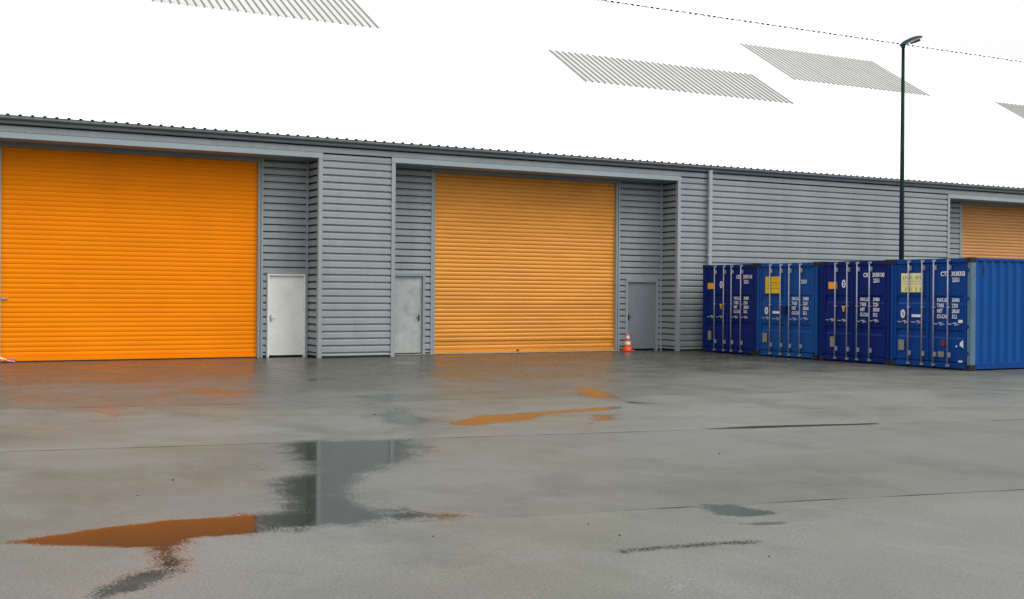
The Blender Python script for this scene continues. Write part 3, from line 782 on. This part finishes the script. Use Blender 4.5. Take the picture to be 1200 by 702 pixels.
# ------------------------------------------------------------------ litter at the foot of the deep orange shutter, pebbles
sc_ = thing('plastic_scrap', 'crumpled pink plastic scrap at the foot of the deep orange shutter', 'litter', (3.22, .62, 0))
rows = []; rnd = random.Random(5)
for i in range(9):
    t = i/8; rows.append([(-.16+.42*t + rnd.uniform(-.01,.01), -.06+.04*j + rnd.uniform(-.012,.012), max(.006, .20*(1-t)**1.3*(1-.25*abs(j-1.5)) + rnd.uniform(0,.03))) for j in range(4)])
mb = MB(); mb.strip(rows[:5]); o = mb.build('pink_film', M['pale_plastic'], sc_, smooth=True)
mb = MB(); mb.strip(rows[4:]); o2 = mb.build('pink_film', M['pink'], sc_, smooth=True)
for o_ in (o, o2):
    s_ = o_.modifiers.new('solid', 'SOLIDIFY'); s_.thickness = .006

peb = None
spots = [(2.55,-18.9,.016),(2.1,-19.6,.010),(6.4,-14.2,.02),(4.75,-22.3,.010),(4.72,-22.75,.012),(3.55,-22.2,.010),(5.2,-23.75,.010),(8.1,-19.6,.014)]
for i, (x, y_, s) in enumerate(spots):
    s *= .7
    if peb is None:
        bm = bmesh.new(); bmesh.ops.create_icosphere(bm, subdivisions=2, radius=1)
        for v in bm.verts: v.co *= 1 + random.uniform(-.18, .18)
        me = bpy.data.meshes.new('pebble'); bm.to_mesh(me); bm.free(); me.materials.append(M['stone'])
        o = peb = bpy.data.objects.new('pebble', me)
    else: o = peb.copy()
    COL.objects.link(o); o.location = (x, y_, s*.35); o.scale = (s, s*1.2, s*.6); o.rotation_euler.z = i*1.3
    o['label'] = 'tiny dark pebble lying loose on the wet asphalt'; o['category'] = 'pebble'; o['group'] = 'loose pebbles on the yard'

# ------------------------------------------------------------------ camera
f_px, yaw, roll, pitch = 1420., R(28.8), .0072, -5.5/1420
fw = Vector((math.sin(yaw)*math.cos(pitch), math.cos(yaw)*math.cos(pitch), math.sin(pitch)))
rt = Vector((math.cos(yaw), -math.sin(yaw), 0)); up = rt.cross(fw)
r2 = rt*math.cos(roll) + up*math.sin(roll); u2 = -rt*math.sin(roll) + up*math.cos(roll)
cd = bpy.data.cameras.new('camera'); cd.sensor_width = 36; cd.lens = 36*f_px/1200; cd.clip_end = 3000; cd.clip_start = .1
cam = bpy.data.objects.new('camera', cd); COL.objects.link(cam)
cam.matrix_world = Matrix(((r2.x,u2.x,-fw.x,0), (r2.y,u2.y,-fw.y,-29.76), (r2.z,u2.z,-fw.z,1.667), (0,0,0,1)))
scn.camera = cam

# ------------------------------------------------------------------ overcast daylight
SUN_EL, SUN_ROT = R(48), R(128)
w = bpy.data.worlds.new('World'); scn.world = w; w.use_nodes = True
N = w.node_tree.nodes; L = w.node_tree.links
sky = N.new('ShaderNodeTexSky'); sky.sky_type = 'NISHITA'; sky.sun_disc = False
sky.sun_elevation = SUN_EL; sky.sun_rotation = SUN_ROT; sky.air_density = 1.; sky.dust_density = 6; sky.ozone_density = 1
hs = N.new('ShaderNodeHueSaturation'); hs.inputs['Saturation'].default_value = .10
L.new(sky.outputs[0], hs.inputs['Color'])
# closed cloud deck, three times brighter overhead than at the horizon
tcw = N.new('ShaderNodeTexCoord'); sw = N.new('ShaderNodeSeparateXYZ'); L.new(tcw.outputs['Generated'], sw.inputs[0])
mrw = N.new('ShaderNodeMapRange'); L.new(sw.outputs['Z'], mrw.inputs[0])
for k_, v_ in enumerate((0, 1, 1/3, 1)): mrw.inputs[k_+1].default_value = v_
dk = N.new('ShaderNodeVectorMath'); dk.operation = 'SCALE'; dk.inputs[0].default_value = (20, 20, 19.9); L.new(mrw.outputs[0], dk.inputs['Scale'])
mx = N.new('ShaderNodeMix'); mx.data_type = 'RGBA'; mx.inputs['Factor'].default_value = .75
L.new(dk.outputs[0], mx.inputs['B'])
L.new(hs.outputs[0], mx.inputs['A']); L.new(mx.outputs['Result'], N['Background'].inputs['Color'])
N['Background'].inputs['Strength'].default_value = .128
sd = bpy.data.lights.new('sun', 'SUN'); sd.energy = 1.5; sd.angle = R(28); sd.color = (1, .97, .93)
so = bpy.data.objects.new('sun', sd); COL.objects.link(so)
dirv = Vector((math.sin(SUN_ROT)*math.cos(SUN_EL), math.cos(SUN_ROT)*math.cos(SUN_EL), math.sin(SUN_EL)))
so.rotation_euler = dirv.to_track_quat('Z', 'Y').to_euler(); so.location = (0, -40, 40)

scn.view_settings.view_transform = 'Standard'; scn.view_settings.look = 'None'
scn.view_settings.exposure = 0; scn.view_settings.gamma = 1; scn.view_settings.use_curve_mapping = False
scn.cycles.max_bounces = 8
